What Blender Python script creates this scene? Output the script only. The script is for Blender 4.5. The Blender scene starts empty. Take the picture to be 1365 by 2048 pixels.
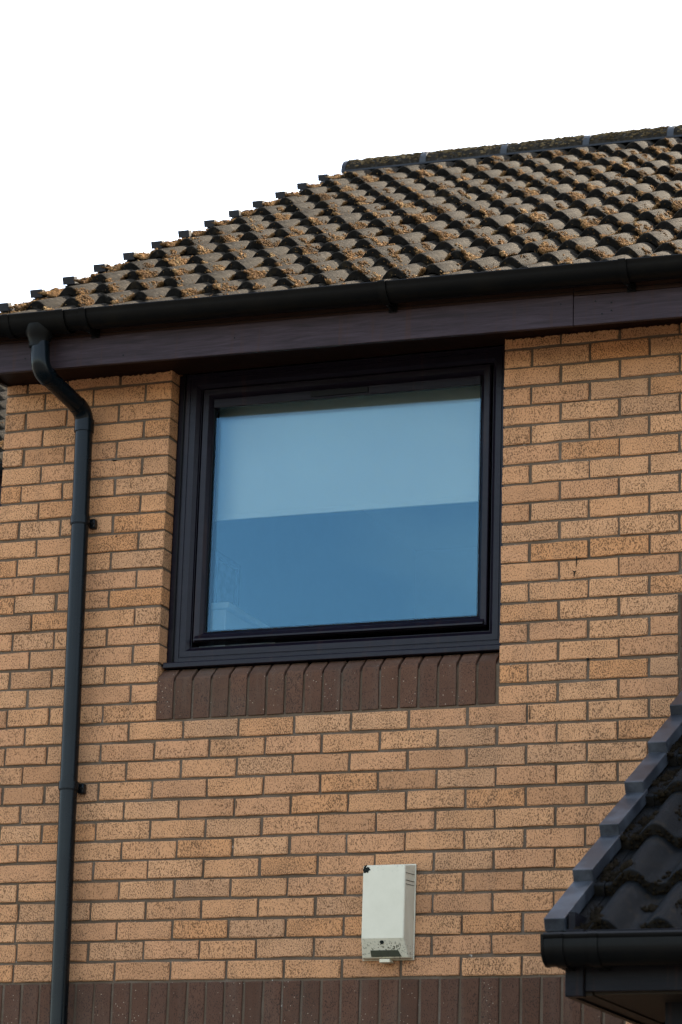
import bpy, bmesh, math, random
import numpy as np
from mathutils import Matrix, Vector

R = math.radians
random.seed(7)
rng = np.random.default_rng(7)
scene = bpy.context.scene
COL = scene.collection

# ------------------------------------------------------------------ camera
cam_d = bpy.data.cameras.new('camera')
cam = bpy.data.objects.new('camera', cam_d)
COL.objects.link(cam)
cam.location = (3.172, -9.787, -2.188)
cam.rotation_euler = (R(105.7285), R(-1.717), R(20.7604))
cam_d.sensor_fit = 'VERTICAL'
cam_d.sensor_height = 36.0
cam_d.sensor_width = 24.0
cam_d.lens = 5811.87 / 2048 * 36.0
cam_d.clip_start = 0.1
cam_d.clip_end = 2000
cam_d.dof.use_dof = True
cam_d.dof.focus_distance = 11.0
cam_d.dof.aperture_fstop = 8.0
scene.camera = cam

# ------------------------------------------------------------------ sky, sun, exposure
SUN_EL, SUN_AZ = 41.5, 19.0          # azimuth measured from +Y (behind the house), clockwise
world = bpy.data.worlds.new('World')
scene.world = world
world.use_nodes = True
wn = world.node_tree
sky = wn.nodes.new('ShaderNodeTexSky')
sky.sky_type = 'NISHITA'
sky.sun_disc = False
sky.sun_elevation = R(SUN_EL)
sky.sun_rotation = R(SUN_AZ)
sky.air_density = 1.0
sky.dust_density = 1.6
sky.ozone_density = 2.0
bg = wn.nodes['Background']
bg.inputs['Strength'].default_value = 0.10
tc = wn.nodes.new('ShaderNodeTexCoord'); mp = wn.nodes.new('ShaderNodeMapping'); cn = wn.nodes.new('ShaderNodeTexNoise')
mp.inputs['Scale'].default_value = (3.0, 1.6, 7.0); mp.inputs['Rotation'].default_value = (.3, .5, .2)
cn.inputs['Scale'].default_value = 1.3; cn.inputs['Detail'].default_value = 6; cn.inputs['Roughness'].default_value = .55
cr = wn.nodes.new('ShaderNodeValToRGB'); cr.color_ramp.elements[0].position = .46; cr.color_ramp.elements[1].position = .80
cr.color_ramp.elements[1].color = (.45, .45, .45, 1)
cm_ = wn.nodes.new('ShaderNodeMix'); cm_.data_type = 'RGBA'; cm_.inputs[7].default_value = (8.5, 9.0, 9.6, 1)   # thin high cloud
wn.links.new(tc.outputs['Generated'], mp.inputs[0]); wn.links.new(mp.outputs[0], cn.inputs['Vector']); wn.links.new(cn.outputs['Fac'], cr.inputs[0])
wn.links.new(cr.outputs[0], cm_.inputs[0]); wn.links.new(sky.outputs[0], cm_.inputs[6]); wn.links.new(cm_.outputs[2], bg.inputs[0])

sun_d = bpy.data.lights.new('sun', 'SUN')
sun_d.energy = 4.6
sun_d.angle = R(0.53)
sun_d.color = (1.0, 0.93, 0.83)
sun = bpy.data.objects.new('sun', sun_d)
COL.objects.link(sun)
sdir = Vector((math.sin(R(SUN_AZ)) * math.cos(R(SUN_EL)), math.cos(R(SUN_AZ)) * math.cos(R(SUN_EL)), math.sin(R(SUN_EL))))
sun.rotation_euler = (-sdir).to_track_quat('-Z', 'Y').to_euler()
sun.location = (0, 20, 20)

vs = scene.view_settings
vs.view_transform = 'Standard'
vs.look = 'None'
vs.exposure = 2.6
vs.use_white_balance = True          # photographed with a warm white balance
vs.white_balance_temperature = 7500
vs.white_balance_tint = 10
vs.gamma = 1.0
scene.cycles.use_denoising = True
scene.cycles.max_bounces = 8
scene.cycles.transparent_max_bounces = 12

# ------------------------------------------------------------------ helpers
class MB:
    """collects boxes, prisms and tubes, then becomes one mesh"""
    def __init__(s): s.v, s.f = [], []
    def add(s, vs_, fs):
        o = len(s.v); s.v += [tuple(v) for v in vs_]
        s.f += [tuple(i + o for i in f) for f in fs]
        return s
    def box(s, x0, x1, y0, y1, z0, z1):
        return s.add([(x0,y0,z0),(x1,y0,z0),(x1,y1,z0),(x0,y1,z0),(x0,y0,z1),(x1,y0,z1),(x1,y1,z1),(x0,y1,z1)],
                     [(0,3,2,1),(4,5,6,7),(0,1,5,4),(1,2,6,5),(2,3,7,6),(3,0,4,7)])
    def shear_box(s, x0, x1, y0, y1, z0, z1, k):
        """box whose z drops by k per metre of x"""
        n = len(s.v); s.box(x0, x1, y0, y1, z0, z1)
        for i in range(n, len(s.v)):
            x, y, z = s.v[i]; s.v[i] = (x, y, z + k * (x - x0))
        return s
    def tube(s, path, rad, seg=20, caps=True):
        """tube along a list of points; rad a number or a list"""
        pts = [Vector(p) for p in path]; n = len(pts)
        rad = rad if isinstance(rad, (list, tuple)) else [rad] * n
        o = len(s.v); up = Vector((0, 0, 1)); prev = None
        for i, p in enumerate(pts):
            a = pts[max(0, i - 1)]; b = pts[min(n - 1, i + 1)]
            if i > 0 and i < n - 1:
                t = ((p - a).normalized() + (b - p).normalized())
            else: t = b - a
            t.normalize()
            if prev is None:
                ref = Vector((1, 0, 0)) if abs(t.x) < .9 else Vector((0, 1, 0))
                u = (ref - t * ref.dot(t)).normalized()
            else: u = (prev - t * prev.dot(t)).normalized()
            prev = u; w = t.cross(u)
            for k in range(seg):
                q = 2 * math.pi * k / seg
                s.v.append(tuple(p + (u * math.cos(q) + w * math.sin(q)) * rad[i]))
        for i in range(n - 1):
            for k in range(seg):
                k2 = (k + 1) % seg
                s.f.append((o + i*seg + k, o + i*seg + k2, o + (i+1)*seg + k2, o + (i+1)*seg + k))
        if caps:
            s.f.append(tuple(o + k for k in range(seg))[::-1])
            s.f.append(tuple(o + (n-1)*seg + k for k in range(seg)))
        return s
    def mesh(s, name, mat=None, smooth=False):
        m = bpy.data.meshes.new(name)
        m.from_pydata(s.v, [], s.f); m.update()
        if mat: m.materials.append(mat)
        if smooth: m.polygons.foreach_set('use_smooth', [True] * len(m.polygons))
        return m
    def build(s, name, mat, parent=None, smooth=False, bevel=0, loc=None, rot=None):
        o = obj(name, s.mesh(name, mat), parent, loc, rot)
        fix_normals(o.data)
        if smooth: smooth_angle(o.data)
        if bevel: bev(o, bevel)
        return o

def fix_normals(me):
    bm = bmesh.new(); bm.from_mesh(me)
    bmesh.ops.recalc_face_normals(bm, faces=bm.faces); bm.to_mesh(me); bm.free()

def smooth_angle(me, ang=38):
    bm = bmesh.new(); bm.from_mesh(me)
    for f in bm.faces: f.smooth = True
    for e in bm.edges:
        if len(e.link_faces) == 2 and e.calc_face_angle(0) > R(ang): e.smooth = False
    bm.to_mesh(me); bm.free()

def obj(name, me, parent=None, loc=None, rot=None):
    o = bpy.data.objects.new(name, me); COL.objects.link(o)
    if parent: o.parent = parent
    if loc is not None: o.location = loc
    if rot is not None: o.rotation_euler = rot
    return o

def bev(o, w, seg=2):
    m = o.modifiers.new('edge', 'BEVEL'); m.width = w; m.segments = seg; m.limit_method = 'ANGLE'; m.angle_limit = R(40)
    return o

def empty(name, loc=(0, 0, 0), rot=None):
    o = bpy.data.objects.new(name, None); COL.objects.link(o); o.location = loc
    if rot: o.rotation_euler = rot
    o.empty_display_size = .1
    return o

def tag(o, label=None, cat=None, group=None, kind=None):
    if label: o['label'] = label
    if cat: o['category'] = cat
    if group: o['group'] = group
    if kind: o['kind'] = kind
    return o

# ------------------------------------------------------------------ materials
class NT:
    def __init__(s, name):
        s.m = bpy.data.materials.new(name); s.m.use_nodes = True
        s.t = s.m.node_tree; s.b = s.t.nodes['Principled BSDF']
    def n(s, typ, **kw):
        nd = s.t.nodes.new('ShaderNode' + typ)
        for k, v in kw.items():
            if k in nd.inputs.keys(): nd.inputs[k].default_value = v
            else: setattr(nd, k, v)
        return nd
    def l(s, a, b): s.t.links.new(a, b)
    def pos(s, sc=(1, 1, 1)):
        g = s.n('NewGeometry'); m = s.n('Mapping'); m.inputs['Scale'].default_value = sc
        s.l(g.outputs['Position'], m.inputs['Vector']); return m.outputs[0]
    def objpos(s, sc=(1, 1, 1)):
        g = s.n('TexCoord'); m = s.n('Mapping'); m.inputs['Scale'].default_value = sc
        s.l(g.outputs['Object'], m.inputs['Vector']); return m.outputs[0]
    def noise(s, vec, scale, detail=4, rough=.6, dist=0):
        nd = s.n('TexNoise', Scale=scale, Detail=detail, Roughness=rough, Distortion=dist)
        s.l(vec, nd.inputs['Vector']); return nd.outputs['Fac']
    def ramp(s, fac, stops):
        r = s.n('ValToRGB'); els = r.color_ramp.elements
        while len(els) < len(stops): els.new(.5)
        for e, (p, c) in zip(els, stops):
            e.position = p; e.color = (c, c, c, 1) if isinstance(c, (int, float)) else (*c, 1)
        s.l(fac, r.inputs[0]); return r.outputs[0]
    def mix(s, fac, a, b, blend='MIX'):
        m = s.n('Mix', data_type='RGBA', blend_type=blend)
        for sock, v in ((m.inputs[0], fac), (m.inputs[6], a), (m.inputs[7], b)):
            if isinstance(v, (int, float)): sock.default_value = v
            elif isinstance(v, tuple): sock.default_value = (*v, 1)
            else: s.l(v, sock)
        return m.outputs[2]
    def math(s, op, a, b=0.0, clamp=False):
        m = s.n('Math', operation=op); m.use_clamp = clamp
        for sock, v in ((m.inputs[0], a), (m.inputs[1], b)):
            if isinstance(v, (int, float)): sock.default_value = v
            else: s.l(v, sock)
        return m.outputs[0]
    def rand(s):
        return s.n('ObjectInfo').outputs['Random']
    def bump(s, h, strength=.4, dist=.002):
        b = s.n('Bump', Strength=strength, Distance=dist); s.l(h, b.inputs['Height']); s.l(b.outputs[0], s.b.inputs['Normal'])
    def base(s, c, rough=.8, spec=None):
        if isinstance(c, tuple): s.b.inputs['Base Color'].default_value = (*c, 1)
        else: s.l(c, s.b.inputs['Base Color'])
        if isinstance(rough, (int, float)): s.b.inputs['Roughness'].default_value = rough
        else: s.l(rough, s.b.inputs['Roughness'])
        if spec is not None: s.b.inputs['Specular IOR Level'].default_value = spec
        return s.m

def mat_brick(name, cols, pit, pit_lo, pit_hi, grime=.35):
    t = NT(name); P = t.pos((1, 1, .62))
    r = t.rand()
    base = t.ramp(r, [(i / (len(cols) - 1), c) for i, c in enumerate(cols)])
    Pw = t.pos()
    blot = t.noise(Pw, 14, 3, .6)
    base = t.mix(t.ramp(blot, [(.40, 0.0), (.75, .22)]), base, tuple(x * .62 for x in cols[0]))
    fine = t.noise(P, 265, 3, .6)
    dens = t.noise(Pw, 9, 2, .5)                        # pits thicker in places
    f = t.math('ADD', fine, t.math('MULTIPLY', t.math('SUBTRACT', dens, .5), .16))
    f = t.math('ADD', f, t.math('MULTIPLY', t.math('SUBTRACT', r, .5), .03))
    pits = t.ramp(f, [(pit_lo, 0.0), (pit_hi, 1.0)])
    c = t.mix(t.math('MULTIPLY', pits, .86), base, pit)
    gr = t.noise(Pw, 2.3, 5, .62)
    c = t.mix(t.math('MULTIPLY', t.ramp(gr, [(.48, 0.0), (.78, 1.0)]), grime), c, (.12, .10, .075))
    stk = t.noise(t.pos((7, 7, .55)), 2.2, 4, .6)
    c = t.mix(t.math('MULTIPLY', t.ramp(stk, [(.52, 0.0), (.74, 1.0)]), grime * .8), c, (.15, .115, .085))
    sp = t.noise(Pw, 420, 2, .5)
    c = t.mix(t.ramp(sp, [(.3, .16), (.7, 0.0)]), c, (.02, .012, .008))
    h = t.math('SUBTRACT', t.math('MULTIPLY', sp, .3), pits)
    t.bump(h, .55, .0022)
    return t.base(c, .92, .25)

M = {}
M['brick'] = mat_brick('tan_brick', [(.50,.238,.112), (.60,.292,.145), (.64,.308,.143), (.66,.335,.165), (.56,.288,.148), (.65,.290,.120)],
                       (.10, .046, .02), .51, .61, .18)
M['brown_brick'] = mat_brick('brown_brick', [(.085,.039,.0225), (.115,.053,.031), (.10,.048,.030), (.13,.060,.035)],
                             (.028, .016, .012), .53, .66, .3)
# pale grit flecks on the brown bricks
def add_flecks(m):
    t = NT.__new__(NT); t.m = m; t.t = m.node_tree; t.b = t.t.nodes['Principled BSDF']
    old = t.b.inputs['Base Color'].links[0].from_socket
    v = t.n('TexVoronoi', Scale=85); t.l(t.pos(), v.inputs['Vector'])
    fl = t.ramp(v.outputs['Distance'], [(.10, 1.0), (.20, 0.0)])
    keep = t.ramp(v.outputs['Color'], [(.72, 0.0), (.8, 1.0)])
    c = t.mix(t.math('MULTIPLY', t.math('MULTIPLY', fl, keep), .8), old, (.42, .33, .25))
    t.l(c, t.b.inputs['Base Color'])
add_flecks(M['brown_brick'])

def mat_mortar():
    t = NT('mortar'); P = t.pos()
    n = t.noise(P, 6, 5, .65); g = t.noise(P, 260, 3, .7)
    c = t.ramp(n, [(.3, (.105,.07,.044)), (.55, (.15,.106,.073)), (.75, (.21,.165,.128))])
    c = t.mix(t.ramp(g, [(.35, .45), (.7, 0.0)]), c, (.05, .033, .02))
    sp = t.noise(P, 60, 2, .5)
    c = t.mix(t.ramp(sp, [(.74, 0.0), (.79, .7)]), c, (.5, .46, .4))
    t.bump(g, .8, .003)
    return t.base(c, .95, .2)
M['mortar'] = mat_mortar()

def mat_tile(name, stops, lichen, rough, spec=.3, moss=.5):
    t = NT(name); P = t.pos()
    n = t.noise(P, 24, 5, .75); g = t.noise(P, 330, 3, .7)
    c = t.ramp(n, stops)
    r = t.rand()
    c = t.mix(.5, c, t.ramp(r, [(0, .50), (.3, 1.0), (.7, .80), (1, .62)]), 'MULTIPLY')
    sp = t.noise(P, 48, 4, .7)
    c = t.mix(t.ramp(sp, [(.58, 0.0), (.70, .75)]), c, lichen)
    ms = t.noise(P, 19, 5, .7)
    c = t.mix(t.math('MULTIPLY', t.ramp(ms, [(.56, 0.0), (.66, 1.0)]), moss), c, (.045, .03, .014))
    c = t.mix(t.ramp(g, [(.38, .8), (.60, 0.0)]), c, (.008, .007, .006))
    t.bump(t.math('ADD', g, t.math('MULTIPLY', sp, .6)), .7, .003)
    return t.base(c, rough, spec)
M['tile'] = mat_tile('weathered_concrete_tile', [(.3, (.015,.012,.009)), (.5, (.034,.028,.021)), (.72, (.064,.053,.041))], (.17,.14,.108), .85, .024)
M['dark_tile'] = mat_tile('dark_slate_grey_tile', [(.3, (.003,.0045,.006)), (.5, (.005,.0068,.0085)), (.75, (.009,.011,.013))], (.022,.026,.028), .42, .05, .5)

def mat_moss(name, stops):
    t = NT(name); P = t.pos()
    n = t.noise(P, 13, 4, .6); g = t.noise(P, 420, 2, .6)
    c = t.ramp(n, stops)
    c = t.mix(t.ramp(g, [(.35, .6), (.65, 0.0)]), c, (.03, .018, .006))
    t.bump(g, 1.0, .004)
    t.base(c, 1.0, .1)
    return t.m
M['algae_and_shade'] = mat_tile('black_algae_shade_edge', [(.3, (.005,.0042,.0034)), (.5, (.009,.0075,.006)), (.75, (.018,.015,.012))], (.045,.038,.03), .95, .05)  # weathered tile lips, with the shade of their front faces painted near black
M['moss'] = mat_moss('dry_moss', [(.30, (.03,.016,.006)), (.43, (.10,.048,.017)), (.54, (.22,.112,.042)), (.68, (.36,.235,.115))])
M['ridge_moss'] = mat_moss('yellow_green_moss', [(.3, (.05,.036,.02)), (.5, (.14,.098,.05)), (.7, (.30,.215,.115))])
M['dark_moss'] = mat_moss('damp_dark_moss', [(.3, (.0018,.0016,.0012)), (.55, (.004,.003,.002)), (.75, (.010,.0055,.003))])

def mat_pvc(name, col, rough, dirt_and_glint=(.05, .04, .03), amt=.35, spec=.2):
    t = NT(name); P = t.pos()
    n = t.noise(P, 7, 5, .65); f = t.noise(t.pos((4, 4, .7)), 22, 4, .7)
    c = t.mix(t.math('MULTIPLY', t.ramp(n, [(.45, 0.0), (.75, 1.0)]), amt), col, dirt_and_glint)
    c = t.mix(t.math('MULTIPLY', t.ramp(f, [(.60, 0.0), (.75, 1.0)]), amt * .6), c, dirt_and_glint)
    rr = t.math('ADD', t.math('MULTIPLY', n, .25), rough - .1)
    t.bump(t.noise(P, 30, 3, .5), .08, .002)
    return t.base(c, rr, spec)
M['gutter'] = mat_pvc('black_pvc_gutter', (.0035, .0036, .0036), .38, (.010, .008, .005), .5, .09)
M['pipe'] = mat_pvc('black_pvc_pipe', (.002, .0042, .0056), .24, (.008, .008, .008), .25, .17)
M['verge'] = mat_pvc('grey_pvc_verge', (.015, .017, .021), .42, (.035, .037, .042), .35, .22)
M['wet_verge'] = mat_pvc('glossy_grey_verge', (.016, .019, .024), .34, (.12, .135, .155), .55, .35)  # pale blue-grey highlights painted in as streaks, along with water marks
M['clip'] = mat_pvc('grey_pvc_clip', (.04, .045, .051), .5, (.03, .027, .024), .4)

def mat_wood(name, stops, rough=.6, grain=1.0, spec=.2):
    t = NT(name); P = t.pos((.55, 3, 9))
    n = t.noise(P, 6, 4, .6, 1.4); fine = t.noise(t.pos((2, 30, 60)), 8, 3, .6)
    c = t.ramp(n, stops)
    c = t.mix(t.ramp(fine, [(.35, .5 * grain), (.6, 0.0)]), c, (.015, .009, .008))
    st = t.noise(t.pos((14, 3, .8)), 3, 3, .6)
    c = t.mix(t.math('MULTIPLY', t.ramp(st, [(.58, 0.0), (.72, 1.0)]), .45 * grain), c, (.05, .02, .012))
    t.bump(t.math('ADD', fine, n), .35, .0015)
    return t.base(c, rough, spec)
M['fascia'] = mat_wood('purple_brown_stained_wood', [(.3, (.020,.0125,.0150)), (.5, (.034,.021,.026)), (.7, (.050,.033,.040))], .55, 1.0, .16)
M['fascia_top'] = mat_wood('red_brown_board', [(.3, (.020,.009,.006)), (.55, (.030,.014,.009)), (.75, (.040,.019,.012))], .6, 1.0, .15)  # upper boards, a darker and redder brown than the lower ones
M['soffit'] = mat_wood('dark_brown_soffit_board', [(.3, (.013,.0052,.0028)), (.55, (.018,.007,.004)), (.75, (.023,.009,.005))], .6, .6, .08)
M['upvc'] = mat_wood('rosewood_window_foil', [(.3, (.0036,.0030,.0068)), (.5, (.0054,.0043,.0092)), (.7, (.0084,.0060,.0114))], .30, .5, .18)
M['black_board'] = mat_wood('black_ash_board', [(.3, (.004,.0045,.006)), (.55, (.006,.0065,.009)), (.75, (.009,.0095,.012))], .45, .5, .08)
M['black_soffit'] = mat_wood('dark_soffit_plank', [(.3, (.018,.014,.010)), (.55, (.024,.018,.013)), (.75, (.03,.023,.017))], .6, .5, .15)

def plain(name, col, rough=.6, spec=.4, nscale=20, amt=.12):
    t = NT(name); n = t.noise(t.pos(), nscale, 4, .6)
    c = t.mix(t.math('MULTIPLY', t.ramp(n, [(.4, 0.0), (.75, 1.0)]), amt), col, tuple(x * .4 for x in col))
    return t.base(c, rough, spec)
M['rubber'] = plain('black_rubber', (.004, .004, .0045), .5, .15)
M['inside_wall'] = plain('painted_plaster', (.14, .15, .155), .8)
M['white'] = plain('white_paint', (.78, .78, .76), .5)
M['fabric'] = plain('pale_grey_blind_fabric', (.66, .64, .60), .9, .2, 300, .25)
M['paper'] = plain('picture_print', (.45, .42, .38), .6, .3, 25, .7)
M['render'] = plain('grey_render', (.35, .30, .25), .9, .2, 3, .4)
M['lead'] = plain('roof_underlay', (.03, .03, .032), .8)
M['feather'] = plain('white_feather', (.85, .85, .86), .8, .2)
M['lens'] = plain('dirty_olive_lens', (.055, .058, .036), .45, .5, 60, .5)
M['lichen'] = plain('black_lichen', (.018, .02, .017), 1.0, .1, 120, .6)
M['cream_tab'] = plain('cream_plastic', (.62, .54, .38), .5)

def mat_box():
    t = NT('aged_cream_plastic'); P = t.pos()
    n = t.noise(P, 16, 5, .65); f = t.noise(P, 120, 4, .7)
    c = t.mix(t.ramp(n, [(.4, 0.0), (.75, .35)]), (.64, .58, .44), (.52, .47, .34))
    # algae speckle low down and along the top edge
    sx = t.n('SeparateXYZ'); t.l(t.objpos(), sx.inputs[0])
    low = t.math('ADD', t.ramp(sx.outputs['Z'], [(.14, 1.0), (.165, 0.0)]),
                 t.ramp(sx.outputs['Z'], [(.385, 0.0), (.415, .55)]))
    sp = t.ramp(t.math('ADD', f, t.math('MULTIPLY', low, .045)), [(.60, 0.0), (.68, 1.0)])
    c = t.mix(t.math('MULTIPLY', t.math('MULTIPLY', sp, low, True), .8), c, (.06, .065, .035))
    t.bump(f, .1, .001)
    return t.base(c, .5, .4)
M['box'] = mat_box()

def mat_glass():
    t = NT('window_glass'); nt = t.t
    out = nt.nodes['Material Output']; nt.nodes.remove(t.b)
    fr = t.n('Fresnel', IOR=1.56); gl = t.n('BsdfGlossy', Roughness=0.0); tr = t.n('BsdfTransparent')
    tr.inputs[0].default_value = (.93, .96, .95, 1); gl.inputs[0].default_value = (.25, .50, .67, 1)   # solar-control coating
    w = t.noise(t.pos(), 2.2, 1, .5); b = t.n('Bump', Strength=.012, Distance=.05)
    t.l(w, b.inputs['Height']); t.l(b.outputs[0], gl.inputs['Normal'])
    mx = t.n('MixShader'); t.l(fr.outputs[0], mx.inputs[0]); t.l(tr.outputs[0], mx.inputs[1]); t.l(gl.outputs[0], mx.inputs[2])
    t.l(mx.outputs[0], out.inputs[0]); return t.m
M['glass'] = mat_glass()

def mat_ground():
    t = NT('tarmac_and_paving'); P = t.pos()
    n = t.noise(P, .35, 4, .6); g = t.noise(P, 90, 3, .6)
    c = t.ramp(n, [(.35, (.06,.056,.05)), (.65, (.10,.093,.083))])
    c = t.mix(t.ramp(g, [(.35, .5), (.7, 0.0)]), c, (.05, .045, .04))
    t.bump(g, .5, .004); return t.base(c, .9, .3)
M['ground'] = mat_ground()

# ------------------------------------------------------------------ ground
GZ = -3.7
MB().add([(-600,-600,GZ),(600,-600,GZ),(600,600,GZ),(-600,600,GZ)], [(0,1,2,3)]).build('ground', M['ground'])
tag(bpy.data.objects['ground'], kind='structure')

# ------------------------------------------------------------------ house
house = empty('brick_house', (-0.7, 0, GZ))
tag(house, 'tan brick house with a brown framed window under mossy roof tiles', 'house')
def under(o, parent=house):
    """keep world placement while parenting to an un-rotated empty"""
    o.parent = parent; o.matrix_parent_inverse = Matrix.Translation(parent.location).inverted(); return o

XL, XR = -2.0745, 4.2            # ends of the front wall
OL, OR = -1.357, 0.0             # window opening
TOPZ = 1.395
MY = .007                        # mortar face stands this far behind the brick faces
wb = MB()
wb.box(XL + .004, OL - .004, MY, .30, GZ, TOPZ + .1)
wb.box(OR + .004, XR - .004, MY, .30, GZ, TOPZ + .1)
wb.box(OL - .0039, OR + .0039, MY, .30, GZ, .006)
wb.box(OL - .0039, OR + .0039, MY + .002, .30, .006, .150)
wb.add([(OL-.0039, .009, .150), (OR+.0039, .009, .150), (OR+.0039, .06, .196), (OL-.0039, .06, .196),
        (OL-.0039, .30, .150), (OR+.0039, .30, .150), (OR+.0039, .30, .196), (OL-.0039, .30, .196)],
       [(0,1,2,3), (3,2,6,7), (4,5,1,0)[::-1], (7,6,5,4), (0,3,7,4), (1,5,6,2)])
wall = wb.build('wall', M['mortar']); under(wall)

# brick shapes: irregular outline with a small arris chamfer
def brick_mesh(L, H, depth, mat, jit=.0013, ch=.0028, slope=None):
    nx = max(2, int(L / .045)); pts = []
    for i in range(nx): pts.append((-L/2 + L*i/nx, -H/2))
    pts += [(L/2, -H/2), (L/2, 0)]
    for i in range(nx): pts.append((L/2 - L*i/nx, H/2))
    pts += [(-L/2, H/2), (-L/2, 0)]
    out, ins = [], []
    for (x, z) in pts:
        jx, jz = random.uniform(-jit, jit), random.uniform(-jit, jit)
        cs = ch * random.uniform(.5, 1.6)
        if abs(abs(x) - L/2) < 1e-6 and abs(abs(z) - H/2) < 1e-6: cs *= random.uniform(1, 2.4)
        out.append((x + jx, z + jz))
        ins.append(((x + jx) * (1 - cs / (L/2)), (z + jz) * (1 - cs / (H/2))))
    n = len(pts); m = MB(); v = []
    yj = [random.uniform(-.0006, .0006) for _ in pts]
    for (x, z), q in zip(ins, yj): v.append((x, q, z))
    for (x, z) in out: v.append((x, ch, z))
    for (x, z) in out: v.append((x, depth, z))
    f = [tuple(range(n))]
    for i in range(n):
        j = (i + 1) % n
        f += [(i, n + i, n + j, j), (n + i, 2*n + i, 2*n + j, n + j)]
    m.add(v, f)
    me = m.mesh('brick', mat); fix_normals(me)
    return me
POOL = {}
def brick_of(L, mat='brick', H=.065, depth=.1):
    key = (round(L, 3), mat, H, depth)
    if key not in POOL: POOL[key] = [brick_mesh(L, H, depth, M[mat]) for _ in range(7 if L > .2 else 4)]
    return random.choice(POOL[key])

rest = []                        # (mesh, matrix) of bricks out of the picture, joined below
def in_view(x, z):
    if z < -1.05 or x > .80: return False
    if z < -.42 and x > .72 + (z + .42) * .55: return False
    return True
def lay(x0, x1, k, parent=wall, name='brick', mat='brick'):
    L = x1 - x0
    me = brick_of(L, mat)
    x, z = (x0 + x1) / 2, k * .075 + .0375
    loc = Vector((x + random.uniform(-.001, .001), random.gauss(0, .0014), z + random.uniform(-.0018, .0018)))
    rot = (random.gauss(0, .007), random.gauss(0, .0045), random.gauss(0, .005))
    if k > 17: loc.z = k * .075 + .0375
    if in_view(x, z):
        o = obj(name, me, None, loc, rot); under(o, house); o.parent = wall; o.matrix_parent_inverse = (Matrix.Translation(house.location)).inverted() @ Matrix.Identity(4)
        o.matrix_parent_inverse = Matrix.Identity(4)
    else:
        from mathutils import Euler
        rest.append((me, Matrix.Translation(loc) @ Euler(rot).to_matrix().to_4x4()))

def course(k):
    """x spans of the bricks of course k (even courses have a joint on the right jamb)"""
    ph = -.005 if k % 2 == 0 else .1075
    drift = -.004 * max(0, -k) / 6
    js = [ph + .225 * n + drift for n in range(-10, 21)]
    left = [-1.985, -2.0745 - .005] if k % 2 == 0 else [-1.905, -2.0745 - .005]
    if k <= -9: left = [-1.886] + [-2.0745 - .005] if k % 2 == 0 else [-1.895, -2.0745 - .005]
    js = [j for j in js if j > (-1.81 if k % 2 == 0 else -1.70)]
    js = sorted(left + js)
    return [(a + .005 + random.uniform(-.0012, .0012), b - .005 + random.uniform(-.0012, .0012)) for a, b in zip(js, js[1:])]
# matrix helper: wall is parented to house with an inverse so its local space is world space
for k in range(-49, 19):
    if -16 <= k <= -14: continue                           # soldier band
    for (a, b) in course(k):
        if k >= 0:
            if a < OL - .03 and b > OL - .02: b = OL
            elif b > OR + .03 and a < OR + .02: a = OR
            elif a > OL - .03 and b < OR + .03: continue
        if 0 <= k <= 4 and b > .663 and a < 1.05:
            if a > .60: continue
            b = .663
        if round(b - a, 3) < .03: continue
        lay(a, b, k)
# soldier bricks: brown band low on the wall and the brown patch at the right edge
def soldier(x, z, H=.215):
    me = brick_of(.065, 'brown_brick', H)
    loc = (x + random.uniform(-.001, .001), .001 + random.gauss(0, .001), z); rot = (random.gauss(0, .004), random.gauss(0, .004), random.gauss(0, .006))
    if in_view(x, -.9 if z < -.9 else z):
        obj('soldier_brick', me, wall, loc, rot)
    else:
        from mathutils import Euler
        rest.append((me, Matrix.Translation(loc) @ Euler(rot).to_matrix().to_4x4()))
for i in range(84):
    soldier(-2.0745 + .0325 + .07505 * i, -.975 - .005 - .1075)
for r_ in range(2):
    for i in range(5): soldier(.673 + .0325 + .075 * i, .3675 - .095 - .198 * r_, .19)

# sloped sill bricks under the window
def sill_brick_mesh():
    w = .0325; j = lambda: random.uniform(-.001, .001)
    prof = [(0, .006), (0, .158), (.003, .166), (.052, .206), (.1, .206), (.1, .006)]
    m = MB(); v = []
    for s in (-1, 1):
        for (y, z) in prof: v.append((s * w + j(), y + (j() if y < .09 else 0), z + j()))
    c = .0025
    n = len(prof)
    f = [tuple(range(n)), tuple(range(2*n - 1, n - 1, -1))] + [(i, i + n, (i+1) % n + n, (i+1) % n) for i in range(n)]
    m.add(v, f); me = m.mesh('sill_brick', M['brown_brick']); fix_normals(me); return me
sills = [sill_brick_mesh() for _ in range(6)]
for i in range(18):
    o = obj('sill_brick', random.choice(sills), wall, (OL + .0345 + .0750 * i, random.gauss(.001, .001), 0), (0, random.gauss(0, .004), random.gauss(0, .005)))
    bev(o, .002, 2)

wall.matrix_parent_inverse = Matrix.Translation(house.location).inverted()
# the rest of the brickwork, out of the picture, as one part
bm = bmesh.new()
for me, mx in rest:
    n0 = len(bm.verts); bm.from_mesh(me); bm.verts.ensure_lookup_table()
    for v in bm.verts[n0:]: v.co = mx @ v.co
me = bpy.data.meshes.new('brickwork'); bm.to_mesh(me); bm.free()
me.materials.append(M['brick'])
o = obj('brickwork', me, wall); tag(o, kind='stuff')

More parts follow.
